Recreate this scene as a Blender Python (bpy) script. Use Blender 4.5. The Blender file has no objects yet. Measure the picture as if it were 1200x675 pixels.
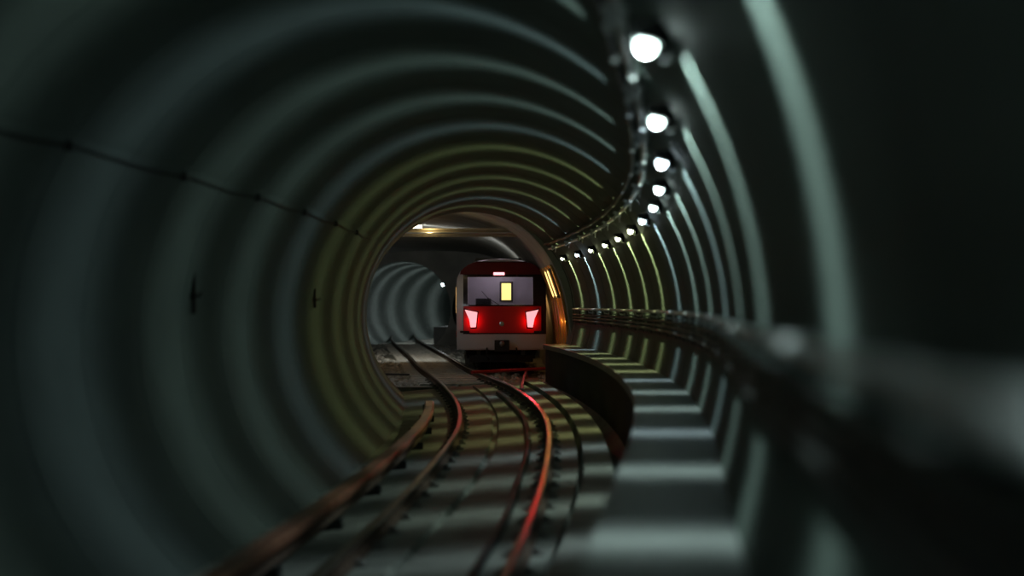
import bpy, math, random
from math import sin, cos, pi, sqrt, atan2, exp
from mathutils import Vector, Matrix
random.seed(7)
C = bpy.context.scene.collection
S = bpy.context.scene

# ------------------------------------------------------------------ frame, path of the bore
EYE = 2.0            # eye height above the rails
AXZ = 1.74           # tunnel axis height above the rails
R = 2.8              # lining radius
F_PX = 1840.0
PITCH = 3.0          # lamp spacing
Z_END = 42.5         # where the bore opens into the junction

def spline(pts):
    xs = [p[0] for p in pts]; ys = [p[1] for p in pts]; n = len(pts)
    m = []
    for i in range(n):
        if i == 0: m.append((ys[1]-ys[0])/(xs[1]-xs[0]))
        elif i == n-1: m.append((ys[-1]-ys[-2])/(xs[-1]-xs[-2]))
        else:
            h0 = xs[i]-xs[i-1]; h1 = xs[i+1]-xs[i]
            m.append(((ys[i]-ys[i-1])/h0*h1 + (ys[i+1]-ys[i])/h1*h0)/(h0+h1))
    def f(x):
        if x <= xs[0]: return ys[0]+m[0]*(x-xs[0])
        if x >= xs[-1]: return ys[-1]+m[-1]*(x-xs[-1])
        i = 0
        while x > xs[i+1]: i += 1
        h = xs[i+1]-xs[i]; t = (x-xs[i])/h
        return ((2*t**3-3*t*t+1)*ys[i] + (t**3-2*t*t+t)*h*m[i] + (-2*t**3+3*t*t)*ys[i+1] + (t**3-t*t)*h*m[i+1])
    return f

tunnel_x = spline([(-6,-2.86),(0,-2.32),(4.5,-1.90),(7.45,-1.63),(10.2,-1.33),(13.4,-0.99),(16.3,-0.74),(19.2,-0.53),(21.9,-0.42),
                   (24.9,-0.345),(27.9,-0.335),(31.2,-0.39),(34.1,-0.51),(37.6,-0.71),(40.9,-0.98),(44,-1.28)])
track_x = spline([(-6,-2.4),(0,-1.86),(6,-1.30),(12.3,-0.73),(20,-0.30),(27.5,-0.17),(34,-0.46),(41,-1.08),(46,-1.66),(50,-2.12),(60,-3.1),(90,-6.1),(130,-9.0)])
branch_x = spline([(34,-0.42),(38,-0.50),(43,-0.43),(49,-0.32),(60,-0.70),(88,-1.68)])
def slope(fx, z): return (fx(z+.05)-fx(z-.05))/.1
def at(z, lat, h, fx=tunnel_x):
    a = math.atan(slope(fx, z))
    return Vector((fx(z)+lat*cos(a), z-lat*sin(a), h))
def heading(z, fx=tunnel_x): return -math.atan(slope(fx, z))

# ------------------------------------------------------------------ camera, world, exposure
cam_d = bpy.data.cameras.new('camera'); cam = bpy.data.objects.new('camera', cam_d); C.objects.link(cam)
cam.location = (0, 0, EYE)
cam.rotation_euler = (pi/2+math.atan(19.5/F_PX), 0, 0)
cam_d.sensor_width = 36; cam_d.lens = 36*F_PX/1200; cam_d.clip_start = .05; cam_d.clip_end = 400
cam_d.dof.use_dof = True; cam_d.dof.focus_distance = 44; cam_d.dof.aperture_fstop = .62
S.camera = cam
w = bpy.data.worlds.new('world'); S.world = w; w.use_nodes = True
w.node_tree.nodes['Background'].inputs[0].default_value = (.30, .50, .45, 1)
w.node_tree.nodes['Background'].inputs[1].default_value = .007
S.view_settings.view_transform = 'Standard'; S.view_settings.look = 'None'
S.view_settings.exposure = 0; S.view_settings.gamma = 1; S.view_settings.use_curve_mapping = False

COOL = (.77, 1.0, .95); COLD = (.72, .93, 1.0); WARM = (.92, 1.0, .44)
LAMP_W = 122.0        # lamp power
LAMP_SIG = .125       # half angle of the lamp's fan of light
LAMP_BASE = .003
lamp_tone = [COOL, COOL, COOL, COOL, COLD, COOL, COOL, COLD, WARM, WARM, WARM, WARM, COLD, WARM]

# ------------------------------------------------------------------ materials
def mat(name, col, rough=.6, metal=0., emit=None, es=0., var=.0, scale=8., bump=0., spec=.5, tint=None):
    m = bpy.data.materials.new(name); m.use_nodes = True
    nt = m.node_tree; b = nt.nodes['Principled BSDF']
    b.inputs['Base Color'].default_value = (*col, 1); b.inputs['Roughness'].default_value = rough
    b.inputs['Metallic'].default_value = metal; b.inputs['Specular IOR Level'].default_value = spec
    if emit:
        b.inputs['Emission Color'].default_value = (*emit, 1); b.inputs['Emission Strength'].default_value = es
    if var or bump:
        tc = nt.nodes.new('ShaderNodeTexCoord'); n = nt.nodes.new('ShaderNodeTexNoise')
        n.inputs['Scale'].default_value = scale; n.inputs['Detail'].default_value = 6
        nt.links.new(tc.outputs['Object'], n.inputs['Vector'])
        if var:
            r = nt.nodes.new('ShaderNodeValToRGB')
            r.color_ramp.elements[0].position = .3; r.color_ramp.elements[1].position = .7
            d = tint or tuple(c*(1-var) for c in col)
            r.color_ramp.elements[0].color = (*d, 1); r.color_ramp.elements[1].color = (*col, 1)
            nt.links.new(n.outputs['Fac'], r.inputs['Fac']); nt.links.new(r.outputs['Color'], b.inputs['Base Color'])
        if bump:
            bp = nt.nodes.new('ShaderNodeBump'); bp.inputs['Strength'].default_value = bump; bp.inputs['Distance'].default_value = .01
            nt.links.new(n.outputs['Fac'], bp.inputs['Height']); nt.links.new(bp.outputs['Normal'], b.inputs['Normal'])
    return m
def glass(name):
    m = bpy.data.materials.new(name); m.use_nodes = True; nt = m.node_tree
    nt.nodes.remove(nt.nodes['Principled BSDF']); out = nt.nodes['Material Output']
    t = nt.nodes.new('ShaderNodeBsdfTransparent'); t.inputs[0].default_value = (.80, .80, .84, 1)
    g = nt.nodes.new('ShaderNodeBsdfGlossy'); g.inputs['Roughness'].default_value = .12
    x = nt.nodes.new('ShaderNodeMixShader'); fr = nt.nodes.new('ShaderNodeFresnel'); fr.inputs[0].default_value = 1.5
    nt.links.new(fr.outputs[0], x.inputs[0]); nt.links.new(t.outputs[0], x.inputs[1]); nt.links.new(g.outputs[0], x.inputs[2])
    nt.links.new(x.outputs[0], out.inputs[0]); return m
M = dict(
    lining = mat('lining_concrete', (.122,.154,.139), .64, spec=.3, var=.22, scale=1.3, bump=.06),
    chamber = mat('junction_concrete', (.48,.48,.45), .92, var=.35, scale=.9, bump=.1),
    bed = mat('bed_concrete', (.29,.30,.255), .66, var=.45, scale=3., bump=.25),
    ledge = mat('ledge_concrete', (.22,.235,.23), .5, var=.2, scale=3., bump=.08),
    ledge_wall = mat('ledge_wall_shade', (.03,.033,.03), .85, var=.3, scale=3.),  # near-black stands in for the shade below the walkway edge
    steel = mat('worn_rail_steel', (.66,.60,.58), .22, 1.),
    rust = mat('rail_rust', (.12,.075,.05), .75, .2, var=.4, scale=12.),
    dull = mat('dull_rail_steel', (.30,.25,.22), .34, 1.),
    cover = mat('cover_board', (.34,.15,.09), .36, var=.3, scale=6.),
    black = mat('black_rubber', (.012,.013,.013), .5),
    plate = mat('dusty_baseplate', (.20,.19,.17), .7, .1, var=.3, scale=10.),
    red_bar = mat('red_lit_bar', (.42,.02,.02), .35),  # red holds the glow of the tail lights
    matt_black = mat('matt_black_paint', (.008,.009,.009), .95, spec=.1),
    iron = mat('dark_iron', (.05,.052,.05), .5, .5),
    galv = mat('galvanised', (.62,.64,.65), .32, .9),
    pipe = mat('brushed_pipe', (.60,.62,.63), .38, .75),
    housing = mat('lamp_housing', (.10,.11,.11), .5, .3),
    white_body = mat('white_coach_paint', (.72,.71,.77), .32, .1),
    mask = mat('black_mask', (.020,.010,.012), .22),
    red = mat('red_panel', (.72,.010,.016), .42),
    redband = mat('red_roof_paint', (.16,.010,.012), .4),
    inside = mat('cab_lining', (.50,.47,.50), .7),
    under = mat('underframe', (.03,.03,.032), .6, .4),
    wheel = mat('wheel_steel', (.28,.27,.26), .4, .8),
    beam = mat('painted_beam', (.42,.36,.24), .55, var=.3, scale=4.),
    stone = mat('ballast_stone', (.62,.60,.54), .8, var=.6, scale=4.),
    sleeper = mat('sleeper_concrete', (.72,.70,.64), .75, var=.3, scale=5.),
    scrap = mat('white_strip', (.88,.86,.80), .35),
    glass = glass('windscreen_glass'),
    panel = mat('warm_lit_panel', (.72,.37,.09), .42, var=.3, scale=5.),  # orange holds the warm light on the junction wall
    g_tail = mat('tail_glow', (.9,.1,.1), .3, emit=(1.0,.40,.43), es=1.25),
    g_mark = mat('marker_glow', (.9,.5,.5), .3, emit=(1.0,.42,.46), es=2.2),
    g_door = mat('saloon_glow', (.9,.8,.3), .3, emit=(1.0,.80,.20), es=2.2),
    g_side = mat('side_window_glow', (.9,.7,.4), .3, emit=(1.0,.55,.18), es=1.1),
    g_tube = mat('warm_tube_glow', (1.,.8,.4), .3, emit=(1.0,.62,.20), es=2.2),
    g_flood = mat('flood_glow', (1.,.9,.7), .3, emit=(1.0,.86,.55), es=8.),
)
for nm, c in (('cool', COOL), ('cold', COLD), ('warm', tuple(.5*a+.5 for a in WARM))):
    M['lamp_'+nm] = mat('lamp_glow_'+nm, (1,1,1), .3, emit=c, es=13.)

# ------------------------------------------------------------------ mesh helpers
class MB:
    def __init__(s): s.v = []; s.f = []
    def add(s, vs, fs):
        o = len(s.v); s.v += [tuple(v) for v in vs]; s.f += [tuple(i+o for i in f) for f in fs]; return s
    def box(s, c, d, rz=0, tap=1.0):
        x, y, z = (k/2 for k in d); ca, sa = cos(rz), sin(rz); vs = []
        for dz in (-z, z):
            t = tap if dz > 0 else 1
            for dx, dy in ((-x,-y),(x,-y),(x,y),(-x,y)):
                dx *= t; dy *= t
                vs.append((c[0]+dx*ca-dy*sa, c[1]+dx*sa+dy*ca, c[2]+dz))
        return s.add(vs, [(3,2,1,0),(4,5,6,7),(0,1,5,4),(1,2,6,5),(2,3,7,6),(3,0,4,7)])
    def tube(s, pts, r, n=10, caps=True):
        pts = [Vector(p) for p in pts]; vs = []; fs = []
        for i, p in enumerate(pts):
            t = (pts[min(i+1,len(pts)-1)]-pts[max(i-1,0)]).normalized()
            u = t.cross(Vector((0,0,1)))
            if u.length < 1e-4: u = Vector((1,0,0))
            u.normalize(); v = u.cross(t)
            for k in range(n):
                a = 2*pi*k/n; vs.append(p+u*(r*cos(a))+v*(r*sin(a)))
        for i in range(len(pts)-1):
            for k in range(n):
                a = i*n+k; b = i*n+(k+1)%n; fs.append((a, b, b+n, a+n))
        if caps: fs.append(tuple(range(n-1,-1,-1))); fs.append(tuple(range((len(pts)-1)*n, len(pts)*n)))
        return s.add(vs, fs)
    def lathe(s, c, axis, prof, n=20):
        axis = Vector(axis).normalized(); u = axis.orthogonal().normalized(); v = axis.cross(u); vs = []; fs = []
        for r, h in prof:
            for k in range(n):
                a = 2*pi*k/n; vs.append(Vector(c)+axis*h+u*(r*cos(a))+v*(r*sin(a)))
        for i in range(len(prof)-1):
            for k in range(n):
                a = i*n+k; b = i*n+(k+1)%n; fs.append((a, b, b+n, a+n))
        fs.append(tuple(range(n-1,-1,-1))); fs.append(tuple(range((len(prof)-1)*n, len(prof)*n)))
        return s.add(vs, fs)
    def sweep(s, zs, prof, fx, closed=True, caps=True):
        vs = []; fs = []; n = None
        for z in zs:
            p = prof(z) if callable(prof) else prof
            n = len(p); vs += [at(z, a, h, fx) for a, h in p]
        m = n if closed else n-1
        for i in range(len(zs)-1):
            for k in range(m):
                a = i*n+k; b = i*n+(k+1)%n; fs.append((a, b, b+n, a+n))
        if closed and caps: fs.append(tuple(range(n-1,-1,-1))); fs.append(tuple(range((len(zs)-1)*n, len(zs)*n)))
        return s.add(vs, fs)
    def build(s, name, m, parent=None, smooth=False, bevel=0, sharp=None, loc=None):
        me = bpy.data.meshes.new(name)
        v = s.v
        if loc is not None: v = [(a-loc[0], b-loc[1], c-loc[2]) for a, b, c in v]
        me.from_pydata(v, [], s.f); me.materials.append(m)
        import bmesh
        bm = bmesh.new(); bm.from_mesh(me); bmesh.ops.recalc_face_normals(bm, faces=bm.faces); bm.to_mesh(me); bm.free()
        if smooth:
            me.polygons.foreach_set('use_smooth', [True]*len(me.polygons))
            if sharp is not None: me.set_sharp_from_angle(angle=sharp)
        o = bpy.data.objects.new(name, me); C.objects.link(o)
        if loc is not None: o.location = loc
        if parent: o.parent = parent
        if bevel:
            b = o.modifiers.new('bevel', 'BEVEL'); b.width = bevel; b.segments = 2; b.limit_method = 'ANGLE'
        return o
def empty(name, loc, rz=0):
    o = bpy.data.objects.new(name, None); C.objects.link(o); o.location = loc; o.rotation_euler = (0,0,rz); o.empty_display_size = .2; return o
def tag(o, label=None, cat=None, group=None, kind=None):
    if label: o['label'] = label
    if cat: o['category'] = cat
    if group: o['group'] = group
    if kind: o['kind'] = kind
    return o
def frange(a, b, st):
    n = max(1, int(round((b-a)/st))); return [a+(b-a)*i/n for i in range(n+1)]
def point_light(name, loc, power, col, parent=None, radius=.03):
    d = bpy.data.lights.new(name, 'POINT'); d.energy = power; d.color = col; d.shadow_soft_size = radius
    o = bpy.data.objects.new(name, d); C.objects.link(o); o.location = loc
    if parent: o.parent = parent
    return o
def fan_light(name, power, col, sig, base, parent, loc, rot, down=.65):
    """a lamp whose louvres let the light out in a flat fan across the bore (its photometric curve)"""
    o = point_light(name, loc, power, (1,1,1), parent); o.rotation_euler = rot
    d = o.data; d.use_nodes = True; nt = d.node_tree; em = nt.nodes['Emission']
    em.inputs['Color'].default_value = (*col, 1)
    tc = nt.nodes.new('ShaderNodeTexCoord'); sp = nt.nodes.new('ShaderNodeSeparateXYZ')
    nt.links.new(tc.outputs['Normal'], sp.inputs[0])
    def mth(op, a, b=None):
        n = nt.nodes.new('ShaderNodeMath'); n.operation = op
        for i, q in enumerate((a, b)):
            if q is None: continue
            if isinstance(q, (int, float)): n.inputs[i].default_value = q
            else: nt.links.new(q, n.inputs[i])
        return n.outputs[0]
    zz = mth('MULTIPLY', sp.outputs['Z'], sp.outputs['Z'])
    e = mth('EXPONENT', mth('MULTIPLY', zz, -1/(2*sig*sig)))
    dn = mth('ADD', mth('MULTIPLY', mth('MAXIMUM', sp.outputs['Y'], 0.0), down), 1.0)
    nt.links.new(mth('MULTIPLY', mth('ADD', e, base), dn), em.inputs['Strength'])
    return o

# ------------------------------------------------------------------ the setting: bore lining
def ring_zs(a, b, joint=1.5):
    out = []; z = a
    while z < b-1e-6:
        out += [(z, 0), (z+.012, .014), (z+.030, .014), (z+.042, 0), (z+.35, 0), (z+.7, 0), (z+1.05, 0)]
        z += joint
    out.append((b, 0)); return out
def lining(name, a0, a1, z0, z1, fx, rad, n=48, axz=AXZ, m='lining'):
    mb = MB(); vs = []; fs = []; zs = ring_zs(z0, z1)
    for z, g in zs:
        for k in range(n+1):
            t = math.radians(a0+(a1-a0)*k/n); e = .012 if k in (0, n) else 0
            rr = rad+max(g, e); vs.append(at(z, rr*cos(t), axz+rr*sin(t), fx))
    for i in range(len(zs)-1):
        for k in range(n):
            a = i*(n+1)+k; fs.append((a, a+1, a+n+2, a+n+1))
    mb.add(vs, fs)
    return tag(mb.build(name, M[m], smooth=True, sharp=math.radians(28)), kind='structure')
Z0 = -6.0
lining('wall_right', -62, 30, Z0, Z_END, tunnel_x, R)
lining('ceiling', 30, 146, Z0, Z_END, tunnel_x, R, 56)
lining('wall_left', 146, 246, Z0, Z_END, tunnel_x, R, 52)

# bed: canted slab, groove, shoulder, ditch under the walkway
def bed_z(lat): return -.19+.08*(lat-.25)
bed_prof = [(-2.1, -1.2), (-2.1, bed_z(-2.1)), (-.02, bed_z(-.02)), (-.0, bed_z(0)-.05), (.08, bed_z(.08)-.05), (.10, bed_z(.10)), (1.33, bed_z(1.33)), (1.335, -.34), (1.40, -.34),
            (1.405, -.03), (1.76, -.02), (1.77, -.62), (2.12, -.62), (2.12, -1.2)]
tag(MB().sweep(frange(Z0, Z_END+.3, .6), bed_prof, tunnel_x).build('floor', M['bed']), kind='structure')
# walkway ledge on the outer side of the curve
LED = .92
led_end = 43.0
def led_fx(z): return tunnel_x(z) if z < 42 else tunnel_x(42)+(z-42)*(-.062)
tag(MB().sweep(frange(Z0, led_end, .6), [(2.0, LED-.12), (2.0, LED-.01), (2.01, LED), (2.72, LED), (2.72, LED-.12)], led_fx).build('floor_walkway', M['ledge']), kind='structure')
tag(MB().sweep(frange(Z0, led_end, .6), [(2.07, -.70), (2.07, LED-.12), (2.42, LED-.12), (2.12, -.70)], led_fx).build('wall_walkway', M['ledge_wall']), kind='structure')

# ------------------------------------------------------------------ the setting: junction beyond the bore
J1 = 88.0
def jr(z): return 1.66-.034*(min(z, 56)-42.5)
def arch(z, n=44, top=5.0, left=-10.2, bot=-.6, r=None):
    r = jr(z) if r is None else r; cx = (r+left)/2; a = (r-left)/2; p = []
    for k in range(n+1):
        t = pi*k/n; c = cos(t); s_ = sin(t)
        p.append((cx+a*math.copysign(abs(c)**.62, c), bot+(top-bot)*abs(s_)**.62))
    return p
jz = frange(Z_END, J1, 1.5); mb = MB(); vs = []; fs = []
jz = [Z_END]+jz
for i, z in enumerate(jz): vs += [(x, z+.25*(i == 1), h) for x, h in (arch(z, r=2.6, top=5.3, bot=-1.0) if i == 0 else arch(z))]
n = 45
for i in range(len(jz)-1):
    for k in range(n-1): a = i*n+k; fs.append((a, a+1, a+n+1, a+n))
mb.add(vs, fs); tag(mb.build('ceiling_junction', M['chamber'], smooth=True, sharp=.6), kind='structure')
tag(MB().box((-4.2, (Z_END+J1)/2+.15, -.45), (13, J1-Z_END-.3, .4)).build('floor_junction', M['bed']), kind='structure')

import bmesh
def holed_wall(name, outline, holes, y, m, thick=.5):
    bm = bmesh.new()
    def loop(p):
        v = [bm.verts.new((x, y, h)) for x, h in p]
        return [bm.edges.new((v[i], v[(i+1) % len(v)])) for i in range(len(v))]
    ed = loop(outline)
    for h in holes: ed += loop(h)
    bmesh.ops.triangle_fill(bm, use_beauty=True, use_dissolve=False, edges=ed)
    r = bmesh.ops.extrude_face_region(bm, geom=list(bm.faces))
    for v in [g for g in r['geom'] if isinstance(g, bmesh.types.BMVert)]: v.co.y += thick
    bmesh.ops.recalc_face_normals(bm, faces=bm.faces)
    me = bpy.data.meshes.new(name); bm.to_mesh(me); bm.free(); me.materials.append(M[m])
    o = bpy.data.objects.new(name, me); C.objects.link(o); return tag(o, kind='structure')
def circ(cx, cz, r, n=48): return [(cx+r*cos(2*pi*k/n), cz+r*sin(2*pi*k/n)) for k in range(n)]
LT = (-6.15, 2.72); TT = (-1.25, 2.1)
holed_wall('wall_back', arch(J1, 60, 5.2, -10.4, -2.5), [circ(LT[0], AXZ, LT[1]), circ(TT[0], AXZ, TT[1])], J1, 'chamber')
# header over the mouth of the bore, seen from the junction side
holed_wall('wall_front', arch(Z_END, 60, 5.6, -10.4, -2.5, 2.9), [circ(tunnel_x(Z_END), AXZ, R+.02, 72)], Z_END-.2, 'chamber', .19)
def left_fx(z): return LT[0]-.012*(z-J1)+.0042*(z-J1)**2
def right_fx(z): return TT[0]-.03*(z-J1)
lining('wall_far_bore', -70, 250, J1+.3, J1+46, left_fx, LT[1]-.02, 64)
lining('wall_far_bore_branch', -70, 250, J1+.3, J1+14, right_fx, TT[1]-.02, 40)
tag(MB().sweep([J1, J1+46], [(-2.0,-1.2),(-2.0,-.25),(2.0,-.25),(2.0,-1.2)], left_fx).build('floor_far_bore', M['bed']), kind='structure')
tag(MB().sweep([J1, J1+14], [(-1.3,-1.2),(-1.3,-.25),(1.3,-.25),(1.3,-1.2)], right_fx).build('floor_far_bore_branch', M['bed']), kind='structure')
# ledge in the far bore
tag(MB().sweep([J1+.2, J1+46], [(1.75,-.6),(1.75,.75),(2.5,.75),(2.2,-.6)], left_fx).build('floor_far_walkway', M['ledge']), kind='structure')

# ------------------------------------------------------------------ train
train = empty('metro_train', (branch_x(49), 49.0, 0), .035)
tag(train, 'metro train seen from behind with two glowing red tail lights at the junction', 'train')
L_TR = 20.0; W0, W1 = .58, 3.44
def hw(h):
    if h < 2.62: return 1.40
    return 1.40*max(0, 1-((h-2.62)/(W1-2.62))**2.5)**(1/2.5)
def face_y(u, h):
    y = .20*(abs(u)/1.4)**2.6
    if h > 1.95: y += .42*((h-1.95)/1.5)**1.25
    if h < 1.15: y += .10*((1.15-h)/.57)**1.5
    return y
def fpt(u, h, off=0): return (u, face_y(u, h)+off, h)
hs = frange(W0, 2.62, .17)+[2.62+(W1-2.62)*sin(pi/2*k/12) for k in range(1, 13)]
outl = [(-hw(h), h) for h in hs]+[(hw(h), h) for h in reversed(hs[:-1])]
vs = []; fs = []; n = len(outl)
for dy in (None, .8, 1.4, L_TR):
    for u, h in outl: vs.append((u, face_y(u, h) if dy is None else dy, h))
for i in range(3):
    for k in range(n): a = i*n+k; b = i*n+(k+1) % n; fs.append((a, b, b+n, a+n))
fs.append(tuple(range(3*n, 4*n)))
MB().add(vs, fs).build('body_shell', M['white_body'], train, smooth=True, sharp=.6)['label'] = 'white coach body'
def fgrid(us, hhs, off, hole=None, clip=True, thick=.02):
    mb = MB(); nu = len(us); vs = []; fs = []
    for o in (off, off+thick):
        for h in hhs:
            for u in us:
                uu = max(-hw(h), min(hw(h), u)) if clip else u
                vs.append(fpt(uu, h, o))
    N = nu*len(hhs); keep = set()
    for j in range(len(hhs)-1):
        for i in range(nu-1):
            cu = (us[i]+us[i+1])/2; ch = (hhs[j]+hhs[j+1])/2
            if hole and hole[0] < cu < hole[1] and hole[2] < ch < hole[3]: continue
            keep.add((i, j))
    for i, j in keep:
        a = j*nu+i; fs.append((a, a+1, a+nu+1, a+nu)); b = a+N; fs.append((b+nu, b+nu+1, b+1, b))
        if (i-1, j) not in keep: fs.append((a, a+nu, b+nu, b))
        if (i+1, j) not in keep: fs.append((a+1, b+1, b+nu+1, a+nu+1))
        if (i, j-1) not in keep: fs.append((a, b, b+1, a+1))
        if (i, j+1) not in keep: fs.append((a+nu, a+nu+1, b+nu+1, b+nu))
    return mb.add(vs, fs)
WS = (-1.06, .98, 2.0, 2.86)
us = sorted(set(frange(-1.4, 1.4, .14)+[WS[0], WS[1]])); hf = sorted(set(frange(W0, 3.43, .15)+[WS[2], WS[3]]))
fgrid(us, hf, 0, WS).build('end_frame', M['white_body'], train, smooth=True, sharp=.5)
us = sorted(set(frange(-1.20, 1.40, .13)+[WS[0], WS[1]])); hf = sorted(set(frange(1.08, 3.36, .12)+[WS[2], WS[3]]))
fgrid(us, hf, -.022, WS).build('end_mask', M['mask'], train, smooth=True, sharp=.5)['label'] = 'black glossy surround'  # right end covers the white frame to stand in for its shade
fgrid(frange(-1.19, 1.24, .1), frange(1.12, 1.95, .08), -.036).build('red_panel', M['red'], train, smooth=True, sharp=.5)
us = frange(WS[0]+.01, WS[1]-.01, .1); hf = frange(WS[2]+.01, WS[3]-.01, .1)
fgrid(us, hf, -.012, thick=.012).build('windscreen', M['glass'], train, smooth=True, sharp=.5)
# bumper band and skirt
fgrid(frange(-1.36, 1.36, .1), [.62, .70, .80, .92, 1.02], -.07, thick=.06).build('bumper', M['white_body'], train, smooth=True, sharp=.5)['label'] = 'white bumper band'
fgrid(frange(-1.30, 1.30, .1), [2.95, 3.05, 3.15, 3.25, 3.33], -.045, thick=.02).build('roof_band', M['redband'], train, smooth=True, sharp=.5)
# tail lights
def slab(pts, off, thick):
    n = len(pts); vs = [fpt(u, h, off) for u, h in pts]+[fpt(u, h, off+thick) for u, h in pts]
    fs = [tuple(range(n)), tuple(range(2*n-1, n-1, -1))]+[(i, (i+1) % n, n+(i+1) % n, n+i) for i in range(n)]
    return MB().add(vs, fs)
tl = [(.81, 1.30), (.97, 1.29), (1.02, 1.55), (1.15, 1.84), (.76, 1.76)]
for s in (-1, 1):
    p = [(s*u, h) for u, h in tl]
    rim = slab([(s*(.955+(abs(u)-.955)*1.16), 1.56+(h-1.56)*1.14) for u, h in p], -.046, .03).build('tail_light', M['mask'], train)
    slab(p, -.062, .03).build('lens', M['g_tail'], rim)['label'] = 'glowing red lens'
    d = bpy.data.lights.new('panel_fill_spot', 'SPOT'); d.energy = 5.0; d.color = (1, .010, .03); d.spot_size = 2.75; d.spot_blend = .5; d.shadow_soft_size = .06  # red spot added in front of the panel, aimed back to make it glow
    o = bpy.data.objects.new('panel_fill_spot', d); C.objects.link(o); o.parent = train; o.location = (s*.92, face_y(.95, 1.55)-.19, 1.50)
    o.rotation_euler = Vector((-s*.25, 1, 0)).to_track_quat('-Z', 'Y').to_euler()
    d = bpy.data.lights.new('tail_lamp_spill', 'SPOT'); d.energy = 9; d.color = (1, .015, .03); d.spot_size = 1.3; d.spot_blend = .8; d.shadow_soft_size = .08
    o = bpy.data.objects.new('tail_lamp_spill', d); C.objects.link(o); o.parent = train; o.location = (s*.95, -.12, 1.5)
    o.rotation_euler = Vector((0, -1, -.75)).to_track_quat('-Z', 'Y').to_euler()
    d = bpy.data.lights.new('tail_lamp_beam', 'SPOT'); d.energy = 95; d.color = (1, .012, .025); d.spot_size = .15; d.spot_blend = 1.0; d.shadow_soft_size = .08
    o = bpy.data.objects.new('tail_lamp_beam', d); C.objects.link(o); o.parent = train; o.location = (s*.95, -.10, 1.5)
    o.rotation_euler = Vector((-.02, -1, -.072)).to_track_quat('-Z', 'Y').to_euler()
slab([(-.25, 2.93), (.09, 2.93), (.09, 3.01), (-.25, 3.01)], -.07, .03).build('marker_light', M['g_mark'], train)
MB().lathe(fpt(0, 1.40, -.036), (0, -1, 0), [(.075, 0), (.075, .012), (.055, .02), (.03, .02)], 18).build('emblem', M['galv'], train)['label'] = 'small round silver emblem'
w_ = MB().tube([fpt(-.05, 1.97, -.04), fpt(-.45, 2.22, -.05)], .012, 6).tube([fpt(-.28, 2.02, -.045), fpt(-.62, 2.42, -.045)], .010, 6)
w_.build('wiper', M['black'], train)
# cab seen through the windscreen
cab = MB().box((0, 1.95, 2.0), (2.6, .05, 2.2)).build('cab_partition', M['inside'], train)
dr = MB().box((.16, 1.91, 1.98), (.66, .03, 1.9)).build('door', M['inside'], cab)
MB().box((.20, 1.885, 2.42), (.30, .02, .54)).build('door_window', M['g_door'], cab)['label'] = 'lit yellow door window'
fr = MB()
for dx in (-.19, .19): fr.box((.20+dx, 1.88, 2.42), (.05, .03, .64))
for dz in (-.30, .30): fr.box((.20, 1.88, 2.42+dz), (.42, .03, .05))
fr.build('door_window_frame', M['iron'], cab)
MB().box((0, 1.0, 1.15), (2.6, 1.9, .06)).build('cab_floor', M['under'], train)
MB().box((-.1, .75, 1.62), (2.2, .5, .5), tap=.85).build('control_desk', M['under'], train)
st = MB().box((-.55, 1.35, 1.75), (.5, .12, .9)).box((-.55, 1.15, 1.45), (.5, .5, .12)).build('driver_seat', M['under'], train, bevel=.03)
point_light('cab_lamp_glow', (-.1, 1.1, 3.0), 10.0, (1, .86, .95), train, .12)
# sides: doors and windows
for s in (-1, 1):
    for k in range(4):
        y = 3.2+k*4.6
        d = MB().box((s*1.405, y, 1.85), (.03, 1.35, 2.1)).build('door', M['inside'], train)
        for e in (-.34, .34): MB().box((s*1.424, y+e, 2.15), (.012, .46, .85)).build('door_window', M['g_side'], d)
    for k in range(3):
        MB().box((s*1.408, 5.5+k*4.6, 2.15), (.02, 1.9, .85)).build('side_window', M['g_side'], train, bevel=.008)
    MB().box((s*1.412, 10.2, 1.05), (.014, 19.2, .16)).build('side_stripe', M['red'], train)
for y in (5.5, 14): MB().box((0, y, 3.44), (1.7, 3.4, .26), tap=.9).build('roof_unit', M['galv'], train)
MB().box((0, L_TR/2+.5, .60), (2.3, L_TR-1.4, .16)).box((0, 10, .38), (2.1, 6, .36)).build('underframe', M['under'], train)
for y in (2.4, 16.8):
    bg = MB().box((0, y, .5), (2.2, 2.9, .18)).box((-1.0, y, .42), (.16, 3.0, .26)).box((1.0, y, .42), (.16, 3.0, .26)).build('bogie', M['under'], train)
    for dy in (-1.05, 1.05):
        ws = MB()
        for s in (-1, 1): ws.lathe((s*.70, y+dy, .42), (s, 0, 0), [(.46, -.06), (.46, -.03), (.42, -.025), (.42, .07), (.36, .075), (.34, .03), (.12, .03), (.12, .09)], 28)
        ws.tube([(-.8, y+dy, .42), (.8, y+dy, .42)], .07).build('wheelset', M['wheel'], bg, smooth=True, sharp=.6)
cp = MB().box((0, .05, .72), (.34, .7, .24)).box((0, -.22, .72), (.46, .22, .36)).build('coupler', M['under'], train, bevel=.02)
MB().lathe((0, -.34, .78), (0, -1, 0), [(.09, 0), (.07, .06), (.02, .08)], 14).build('coupler_cone', M['wheel'], cp)
for u in (-.45, .45): MB().tube([(u, .1, .70), (u*1.05, -.08, .55), (u*1.0, -.10, .34), (u*.85, .05, .26)], .025, 8).build('air_hose', M['black'], train, smooth=True)
MB().box((0, .55, .30), (2.0, .08, .22)).build('rail_guard', M['under'], train)

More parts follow.
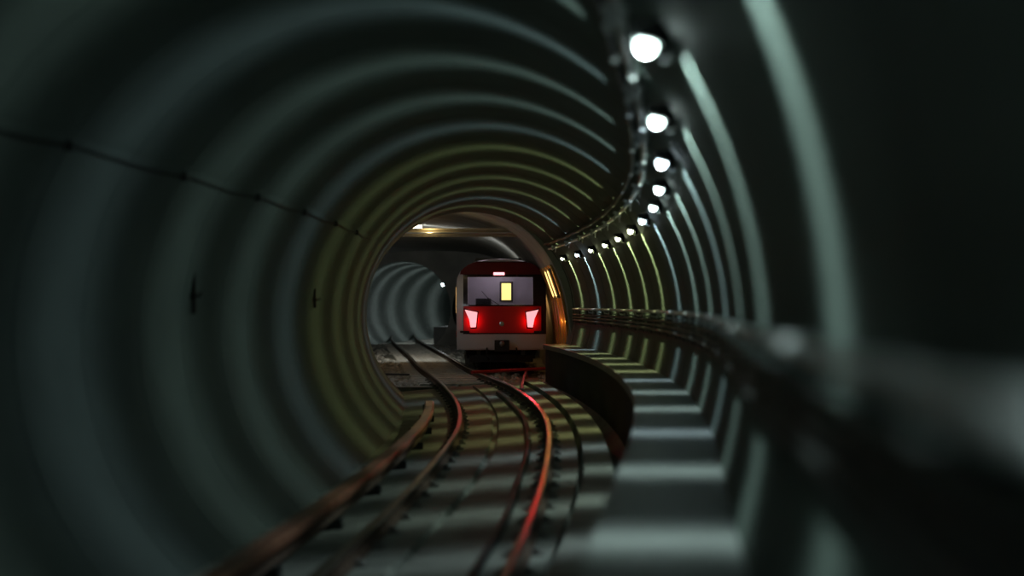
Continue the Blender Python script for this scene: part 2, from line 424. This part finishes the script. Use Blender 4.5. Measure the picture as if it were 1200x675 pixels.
# ------------------------------------------------------------------ wall lamps
def make_lamp(i, z):
    p = at(z, 2.27, AXZ+1.46); rz = heading(z)
    t = empty('wall_lamp', p, rz)
    tone = lamp_tone[i]; glow = M['lamp_cool' if tone is COOL else 'lamp_cold' if tone is COLD else 'lamp_warm']
    # local x points to the wall (right), local y along the bore
    MB().box((.075, 0, .03), (.05, .22, .20)).box((.025, 0, .075), (.19, .34, .02)).tube([(.07, 0, .08), (.02, 0, .045)], .026, 10).build('bracket', M['matt_black'], t)  # backplate and hood added to keep lamp light off the near wall
    MB().lathe((0, 0, .04), (-.25, 0, -1), [(.03, -.03), (.055, 0), (.062, .03), (.052, .035)], 18).build('reflector', M['housing'], t, smooth=True, sharp=.6)
    d = Vector((-.25, 0, -1)).normalized()
    MB().lathe(Vector((0, 0, .04))+d*.03, d, [(.042, 0), (.046, .02), (.036, .045), (.012, .06)], 18).build('globe', glow, t, smooth=True)['label'] = 'glowing globe'
    fan_light('wall_lamp_light', LAMP_W, tone, LAMP_SIG, LAMP_BASE, t, tuple(Vector((0, 0, .04))+d*.13), (-pi/2, 0, .07))
    return t
names = ['out of view overhead beside the camera', 'just above the top edge of view',
    'largest and most blurred, nearest the top edge', 'second largest glow, just below the biggest one', 'third glow from the top of the curving row',
    'fourth glow from the top of the curving row', 'fifth glow from the top of the curving row', 'sixth glow from the top of the curving row',
    'seventh from the top, sixth from the train end', 'eighth from the top, fifth from the train end', 'fourth from the train end of the row', 'third from the train end of the row',
    'second from the train end of the row', 'farthest of the row, right beside the train roof']
for i in range(14):
    z = 1.45+PITCH*i+.0 if i < 13 else 40.5
    t = make_lamp(i, z)
    tag(t, ('cool white ' if lamp_tone[i] is not WARM else 'yellowish ')+'wall lamp on the right, '+names[i], 'lamp', 'wall lamps along the right side of the bore')

# conduit above the lamps with bolted clamps
cz = frange(Z0, Z_END-.3, .6)
cond = MB().tube([at(z, 2.10, AXZ+1.76) for z in cz], .028, 10).build('conduit', M['pipe'], smooth=True, sharp=.9)
tag(cond, 'thin metal conduit running along the right side just above the lamps', 'pipe')
for i in range(15):
    z = -.5+PITCH*i*.985
    if z > Z_END-.5: break
    p = at(z, 2.10, AXZ+1.76); rz = heading(z)
    def L(x, y, h): return (p.x+x*cos(rz)-y*sin(rz), p.y+x*sin(rz)+y*cos(rz), p.z+h)
    cl = MB().box(L(-.01, 0, .0), (.10, .05, .09), rz).box(L(.012, 0, .034), (.07, .16, .014), rz).box(L(.02, .0, -.06), (.02, .05, .14), rz).build('clamp', M['galv'], cond, bevel=.006)
    for x, y, h in ((-.07, .05, .03), (-.07, -.05, .03), (-.06, .05, -.06), (-.06, -.05, -.06)):
        MB().lathe(L(x, y, h), (-1, -.2, -.6), [(.022, -.02), (.022, .005), (.012, .02)], 8).build('bolt', M['galv'], cl, smooth=True, sharp=.8)
# black feeder cable just above the conduit
fc = MB().tube([at(z, 1.98, AXZ+1.90-.02*abs(sin(z*pi/PITCH))) for z in cz], .035, 8).build('feeder_cable', M['black'], smooth=True, sharp=.9)
tag(fc, 'thick black cable strung above the metal conduit on the upper right', 'cable')

# ------------------------------------------------------------------ handrail
HR = EYE-.115
hr = MB().tube([at(z, 2.67, HR) for z in frange(Z0, 41.5, .5)], .026, 12).build('handrail', M['pipe'], smooth=True, sharp=.9)
tag(hr, 'round metal handrail fixed to the right wall above the walkway', 'handrail')
for i in range(28):
    z = -.4+PITCH/2*i
    if z > 41.2: break
    a = at(z, 2.67, HR); b = at(z, 2.69, HR-.08); c = at(z, 2.795, HR-.10)
    MB().tube([a, b, c], .014, 8).lathe(at(z, 2.79, HR-.10), (-1, 0, 0), [(.045, -.01), (.045, .008), (.03, .014)], 12).lathe(a, at(z+.1, 2.67, HR)-a, [(.032, -.03), (.036, -.02), (.036, .02), (.032, .03)], 12).build('bracket', M['galv'], hr, smooth=True, sharp=.7)
# cable rack and its cables
rz_ = frange(Z0, 42, .5)
def wall_lat(h, r=R): return sqrt(r*r-(h-AXZ)**2)
rk = MB().sweep(rz_, [(2.765, 1.47), (2.785, 1.47), (2.785, 1.50), (2.765, 1.50)], tunnel_x).build('cable_rack', M['iron'])
tag(rk, 'dark iron cable rack on the right wall under the handrail', 'cable rack')
for i in range(29):
    z = -.9+1.5*i
    if z > 41.8: break
    h = MB()
    h.box(at(z, 2.785, 1.66), (.02, .05, .36), heading(z))
    for q in range(3): h.box(at(z, 2.745, 1.546+.075*q), (.09, .04, .012), heading(z))
    h.build('hanger', M['iron'], rk)
lab = ['lowest', 'middle', 'topmost']
for q in range(3):
    o = MB().tube([at(z, 2.745, 1.585+.075*q-.006*abs(sin(pi*(z+.9)/1.5))) for z in frange(Z0, 42, .375)], .030, 10).build('power_cable', M['black'], smooth=True, sharp=.9)
    tag(o, 'thick black cable on the right wall rack, %s of the three' % lab[q], 'cable', 'cables on the right wall rack')

# ------------------------------------------------------------------ rails
def rail_prof(sgn, fx_lat, zc):
    return None
HEAD = [(-.035, -.005), (-.028, 0), (.028, 0), (.035, -.005), (.035, -.038), (-.035, -.038)]
WEB = [(-.036, -.038), (.036, -.038), (.010, -.055), (.010, -.135), (.072, -.158), (.072, -.168), (-.072, -.168), (-.072, -.158), (-.010, -.135), (-.010, -.055)]
def cant(z): return .06 if z < 38 else .06*max(0, 1-(z-38)/8)
def make_rail(side, z0, z1, fx, label, plates=True, canted=True):
    base = at(z0, side*.7525, 0, fx)
    t = empty('running_rail', base)
    inv = Vector(base)
    def pr(P):
        def f(z):
            c = cant(z) if canted else 0; return [(side*.7525+a, side*c+h) for a, h in P]
        return f
    zs = frange(z0, z1, .5)
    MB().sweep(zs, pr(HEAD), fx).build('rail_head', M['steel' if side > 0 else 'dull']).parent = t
    MB().sweep(zs, pr(WEB), fx).build('rail_web', M['rust']).parent = t
    if plates:
        for k in range(int(min(z1-1, 46)-max(z0, 7))):
            z = max(z0, 7)+k+.4; c = cant(z) if canted else 0; p = at(z, side*.7525, side*c-.172, fx); hd = heading(z, fx)
            b = MB().box((p.x, p.y, p.z), (.34, .20, .03), hd)
            for e in (-1, 1): q = at(z, side*.7525+e*.10, side*c-.147, fx); b.box((q.x, q.y, q.z), (.06, .10, .05), hd)
            b.build('baseplate', M['plate']).parent = t
    for c in t.children: c.matrix_parent_inverse = Matrix.Translation(-inv)
    tag(t, label, 'rail', 'running rails'); return t
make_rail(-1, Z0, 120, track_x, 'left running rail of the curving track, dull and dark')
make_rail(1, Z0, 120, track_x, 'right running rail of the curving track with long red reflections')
make_rail(-1, 48.2, 96, branch_x, 'left rail of the branch leading under the train', False, False)
make_rail(1, 37.5, 96, branch_x, 'right rail of the branch leading under the train', False, False)
# third rail with a cover board, left of the track
t = empty('third_rail', at(-6, -1.36, -.1, track_x)); inv = Vector(t.location)
zs = frange(Z0, 32, .5)
cb = MB().sweep(zs, [(-1.44, .03), (-1.42, .05), (-1.28, .05), (-1.25, .03), (-1.25, -.03), (-1.28, -.03), (-1.28, .02), (-1.44, .02)], track_x).build('cover_board', M['cover'])
cr = MB().sweep(zs, [(-1.39, -.04), (-1.33, -.04), (-1.33, -.08), (-1.35, -.09), (-1.35, -.17), (-1.32, -.19), (-1.40, -.19), (-1.37, -.17), (-1.37, -.09), (-1.39, -.08)], track_x).build('conductor_rail', M['rust'])
cb.parent = t; cr.parent = t
for k in range(13):
    z = -5+k*3.0
    if z > 31.8: break
    b = MB().box(at(z, -1.45, -.13, track_x), (.04, .10, .33), heading(z, track_x)).box(at(z, -1.36, -.25, track_x), (.22, .16, .13), heading(z, track_x)).build('insulator', M['iron']); b.parent = t
for c in t.children: c.matrix_parent_inverse = Matrix.Translation(-inv)
tag(t, 'third rail under a reddish brown cover board left of the track', 'rail')
# black cable inside the right rail
o = MB().tube([at(z, .43+.012*sin(z*.9), bed_z(.55)+.035, track_x) for z in frange(Z0, 38, .5)], .045, 8).build('track_cable', M['black'], smooth=True, sharp=.9)
tag(o, 'black cable lying on the track bed inside the right rail', 'cable')
# white strip left on the bed
y_ = 16.42; x_ = track_x(y_)-.885
o = MB().box((0, 0, 0), (.035, .62, .02)).box((0, .22, .015), (.028, .12, .012)).build('metal_strip', M['scrap'], bevel=.004)
lat = x_-tunnel_x(y_); o.location = (x_, y_, bed_z(lat)+.02); o.rotation_euler = (0, .08, heading(y_, track_x)-.06)
tag(o, 'short white metal strip lying beside the left rail', 'scrap')

# ------------------------------------------------------------------ left wall: sagging cable and slim hooks
pts = []
for z in frange(Z0, 30, .25):
    h = AXZ+1.50-.018*abs(sin(pi*z/PITCH))+.008*sin(z*2.1); a = -sqrt(2.785**2-(h-AXZ)**2); pts.append(at(z, a, h))
wc = MB().tube(pts, .015, 8).build('wall_cable', M['black'], smooth=True, sharp=.9)
tag(wc, 'thin dark cable sagging between clips along the upper left wall', 'cable')
for k in range(12):
    z = -5+PITCH*k+.0
    z = -6+PITCH*k
    if z > 29.8: break
    h = AXZ+1.50; a = -sqrt(2.78**2-1.5**2); p = at(z, a, h)
    MB().box(p, (.06, .05, .08), heading(z)).build('clip', M['iron'], wc, bevel=.008)
def wall_hook(z, h, ln, label):
    a = -wall_lat(h, R-.03); t = empty('wall_hook', at(z, a, h-ln/2), heading(z))
    MB().box((0, 0, ln/2), (.04, .055, ln), tap=.7).build('bar', M['black'], t)
    MB().tube([(0, 0, ln*.42), (.07, 0, ln*.42), (.09, 0, ln*.52)], .012, 8).box((.0, 0, ln*.42), (.05, .09, .06)).build('peg', M['black'], t)
    tag(t, label, 'hook')
wall_hook(16.75, EYE+.13, .46, 'slim black upright hook on the left wall, larger of two')
wall_hook(24.6, EYE+.10, .30, 'small dark hook on the left wall close to the junction')

# ------------------------------------------------------------------ junction: beam, flood lamp, warm wall tubes, track clutter
bm_t = empty('cross_beam', (-1.2, 48, 4.2))
MB().box((0, 0, 0), (5.6, .10, .16)).build('web', M['beam'], bm_t)
MB().box((0, 0, .10), (5.6, .34, .05)).build('top_flange', M['beam'], bm_t)
MB().box((0, 0, -.10), (5.6, .34, .05)).build('bottom_flange', M['beam'], bm_t)
MB().tube([(-2.8, -.22, -.02), (2.8, -.22, -.02)], .035, 8).build('pipe', M['galv'], bm_t, smooth=True, sharp=.9)
tag(bm_t, 'brown steel cross beam high over the train at the mouth of the junction', 'beam')
for x in (-3.4, 1.0):
    o = MB().box((x, 48, 4.2+.125+.22), (.10, .10, .44)).box((x, 48, 4.34), (.26, .26, .03)).build('hanger', M['beam']); o.parent = bm_t; o.matrix_parent_inverse = Matrix.Translation(-Vector(bm_t.location))
fl = empty('flood_lamp', (-2.85, 47.55, 4.36), 0)
MB().box((0, 0, .0), (.22, .12, .14)).tube([(0, .05, -.02), (0, .28, -.06)], .02, 8).build('housing', M['housing'], fl, bevel=.01)
MB().box((.115, -.0, 0), (.012, .09, .10)).box((0, -.064, 0), (.18, .012, .10)).build('glass_front', M['g_flood'], fl)
point_light('flood_lamp_light', (.34, .05, -.05), 11., (1, .74, .34), fl, .05)
tag(fl, 'small warm flood lamp at the left end of the cross beam', 'lamp')
# upright warm tubes on the right wall beside the train
def arch_x(z, h, top=5.0, left=-10.2, bot=-.6):
    r = jr(z); sn = ((h-bot)/(top-bot))**(1/.62); c = sqrt(max(0, 1-sn*sn))
    return (r+left)/2+(r-left)/2*c**.62
# panel beside the train, its orange standing in for warm wall light
def panel_strip(z0, z1, h0, h1, off, th, nz=6, nh=14):
    mb = MB(); vs = []; fs = []
    for o in (off, off+th):
        for i in range(nz+1):
            for j in range(nh+1):
                z = z0+(z1-z0)*i/nz; h = h0+(h1-h0)*j/nh; vs.append((arch_x(z, h)-o, z, h))
    m = nh+1; N = (nz+1)*m
    for i in range(nz):
        for j in range(nh):
            q = i*m+j; fs += [(q, q+1, q+m+1, q+m), (q+N+m, q+N+m+1, q+N+1, q+N)]
    for i in range(nz):
        for j in (0, nh): q = i*m+j; fs.append((q, q+m, q+m+N, q+N))
    for j in range(nh):
        for i in (0, nz): q = i*m+j; fs.append((q, q+1, q+1+N, q+N))
    return mb.add(vs, fs)
pn = panel_strip(43.3, 50.2, -.15, 3.1, .004, .03).build('lit_wall_panel', M['panel'], smooth=True, sharp=.5)
tag(pn, 'wall panel coloured orange as if warmly lit, beside the right flank of the train', 'wall panel')
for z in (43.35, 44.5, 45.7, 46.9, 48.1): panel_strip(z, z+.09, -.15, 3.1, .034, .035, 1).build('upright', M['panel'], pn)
def tube_lamp(z, label):
    z_ = z; h0, h1 = 2.22, 2.98
    b = Vector((arch_x(z, h0)-.07, z, h0)); e = Vector((arch_x(z, h1)-.07, z, h1))
    t = empty('tube_lamp', b)
    d = e-b; off = Vector((-.075, 0, -.01))
    MB().tube([-.05*d, 1.05*d], .035, 6).build('backplate', M['housing'], t)
    MB().tube([off, off+d], .020, 10).build('tube', M['g_tube'], t, smooth=True, sharp=.9)
    for k in (.02, .98): MB().tube([k*d, k*d+off*1.25], .022, 8).build('tube_holder', M['iron'], t)
    for k in (-.9, .1, .8): point_light('tube_lamp_light', tuple(off*1.9+d*k+Vector((0, .1, 0))), 1.0 if k > 0 else 1.3, (1, .42, .07), t, .02)  # the lowest light is added, below the tube, to brighten the panel
    tag(t, label, 'lamp', 'upright warm wall tubes beside the train')
tube_lamp(44.1, 'slim warm orange tube on the right wall panel, nearer the bore mouth')
tube_lamp(45.4, 'slim warm orange tube on the right wall panel, closer to the train')

hl = empty('fill_lamp', (-4.9, Z_END+.02, 3.35))  # added lamp hidden from view, lights the train's left side and the floor
MB().box((0, .05, 0), (.34, .06, .22)).box((0, .10, .10), (.36, .16, .02)).build('housing', M['housing'], hl, bevel=.01)
MB().lathe((0, .08, 0), (0, 1, -.2), [(.085, 0), (.085, .04), (.06, .08), (.02, .095)], 16).build('globe', M['lamp_cold'], hl, smooth=True)
point_light('fill_lamp_light', (0, .24, -.05), 42, (.93, .97, 1), hl, .06)
tag(hl, 'added fill lamp on the junction side of the end wall, left of the bore mouth', 'lamp')
def lamp_far(k, label):
    z = J1+3.5+6.0*k; p = at(z, 2.15, AXZ+1.42, left_fx)
    t = empty('wall_lamp', p, heading(z, left_fx))
    MB().box((.06, 0, .10), (.12, .22, .06)).build('bracket', M['housing'], t)
    MB().lathe((0, 0, .07), (-.25, 0, -1), [(.05, 0), (.12, .03), (.12, .09), (.05, .14)], 12).build('globe', M['lamp_cold'], t, smooth=True)
    fan_light('wall_lamp_light', 230, (.95, .97, 1), .24, .06, t, (-.06, 0, -.14), (-pi/2, 0, 0))
    tag(t, label, 'lamp', 'wall lamps in the far bore')
def fill_strip(x, z, label):  # added lights out of view, put in to brighten the junction vault
    h = 4.86; t = empty('fill_strip', (x, z, h))
    MB().box((0, 0, 0), (.22, 1.5, .07)).box((0, 0, .06), (.08, .3, .10)).build('housing', M['housing'], t)
    MB().tube([(0, -.7, -.055), (0, .7, -.055)], .02, 8).build('tube', M['g_flood'], t, smooth=True, sharp=.9)
    o = point_light('fill_strip_glow', (0, .1, -.12), 1, (1, 1, 1), t, .08)
    d = bpy.data.lights.new('fill_strip_beam', 'SPOT'); d.energy = 330; d.color = (.97, 1, .92); d.spot_size = 2.1; d.spot_blend = .6; d.shadow_soft_size = .08
    o = bpy.data.objects.new('fill_strip_beam', d); C.objects.link(o); o.parent = t; o.location = (0, .1, -.14); o.rotation_euler = Vector((0, 1, -.30)).to_track_quat('-Z', 'Y').to_euler()
    tag(t, label, 'lamp')
fill_strip(-3.6, 58, 'added ceiling fill light, unseen behind the left half of the brown cross beam')
fill_strip(-1.4, 58, 'added ceiling fill light hidden behind the brown cross beam, above the train roof')
for k, l in enumerate(['lamp in the far left bore, nearest its mouth', 'lamp in the far left bore, second from its mouth', 'lamp in the far left bore, third from its mouth',
                       'lamp in the far left bore, fourth from its mouth', 'lamp in the far left bore, deepest of five']): lamp_far(k, l)

# sleepers under the track through the junction
z = 43.6; k = 0; proto = None
while z < 87:
    p = at(z, 0, -.255, track_x)
    if proto is None:
        proto = MB().box((0, 0, 0), (2.5, .26, .16), tap=.94).box((-.75, 0, .080), (.34, .2, .02)).box((.75, 0, .080), (.34, .2, .02)).build('concrete_sleeper', M['sleeper'], bevel=.015); o = proto
        o['label'] = 'pale concrete sleeper under the left track in the junction'; o['category'] = 'sleeper'; o['group'] = 'sleepers in the junction'
    else:
        o = proto.copy(); C.objects.link(o)
    o.location = p; o.rotation_euler = (0, 0, heading(z, track_x)); z += 1.1
# ballast
mb = MB()
for i in range(2600):
    z = 43.2+44*random.random()**1.6; x = random.uniform(-8.5, 1.2); r = random.uniform(.05, .13)
    if abs(abs(x-track_x(z))-.75) < .26 or abs(abs(x-branch_x(z))-.75) < .26 or x > jr(z)-.35 or (z < 45 and x > .5): continue
    if abs(x-track_x(z)) < 1.4 and abs((z-43.6+.55) % 1.1-.55) < .29: continue
    vs = []
    for q in range(3):
        for a in range(5):
            rr = r*(.75, 1., .45)[q]*random.uniform(.75, 1.2); vs.append((x+rr*cos(a*1.2566+q), z+rr*sin(a*1.2566+q), -.26+r*(-.3, .3, .8)[q]))
    fs = [(q*5+a, q*5+(a+1) % 5, q*5+5+(a+1) % 5, q*5+5+a) for q in range(2) for a in range(5)]+[(10, 11, 12, 13, 14)]
    mb.add(vs, fs)
o = mb.build('ballast', M['stone']); tag(o, 'grey loose ballast stones spread over the junction floor', 'ballast', kind='stuff')
# bar across the rails, red standing in for tail light, and switch machine
a = Vector((-1.15, 45.2, .052)); b = Vector((1.22, 48.3, .048))
o = MB().tube([a, b], .045, 12).build('steel_bar', M['red_bar'], smooth=True, sharp=.7)
tag(o, 'steel bar across the rails, coloured red as if lit by the tail lights', 'bar')
sm = empty('switch_machine', (-4.3, 47.5, -.25), .1)
MB().box((0, 0, .22), (.6, 1.2, .30), tap=.92).build('case', M['galv'], sm, bevel=.02)
MB().box((0, 0, .39), (.5, 1.0, .05)).build('lid', M['galv'], sm, bevel=.01)
MB().tube([(.3, 0, .15), (1.2, -.05, .13)], .03, 8).build('drive_rod', M['iron'], sm)
tag(sm, 'grey switch machine box on the ground left of the left track', 'switch machine')
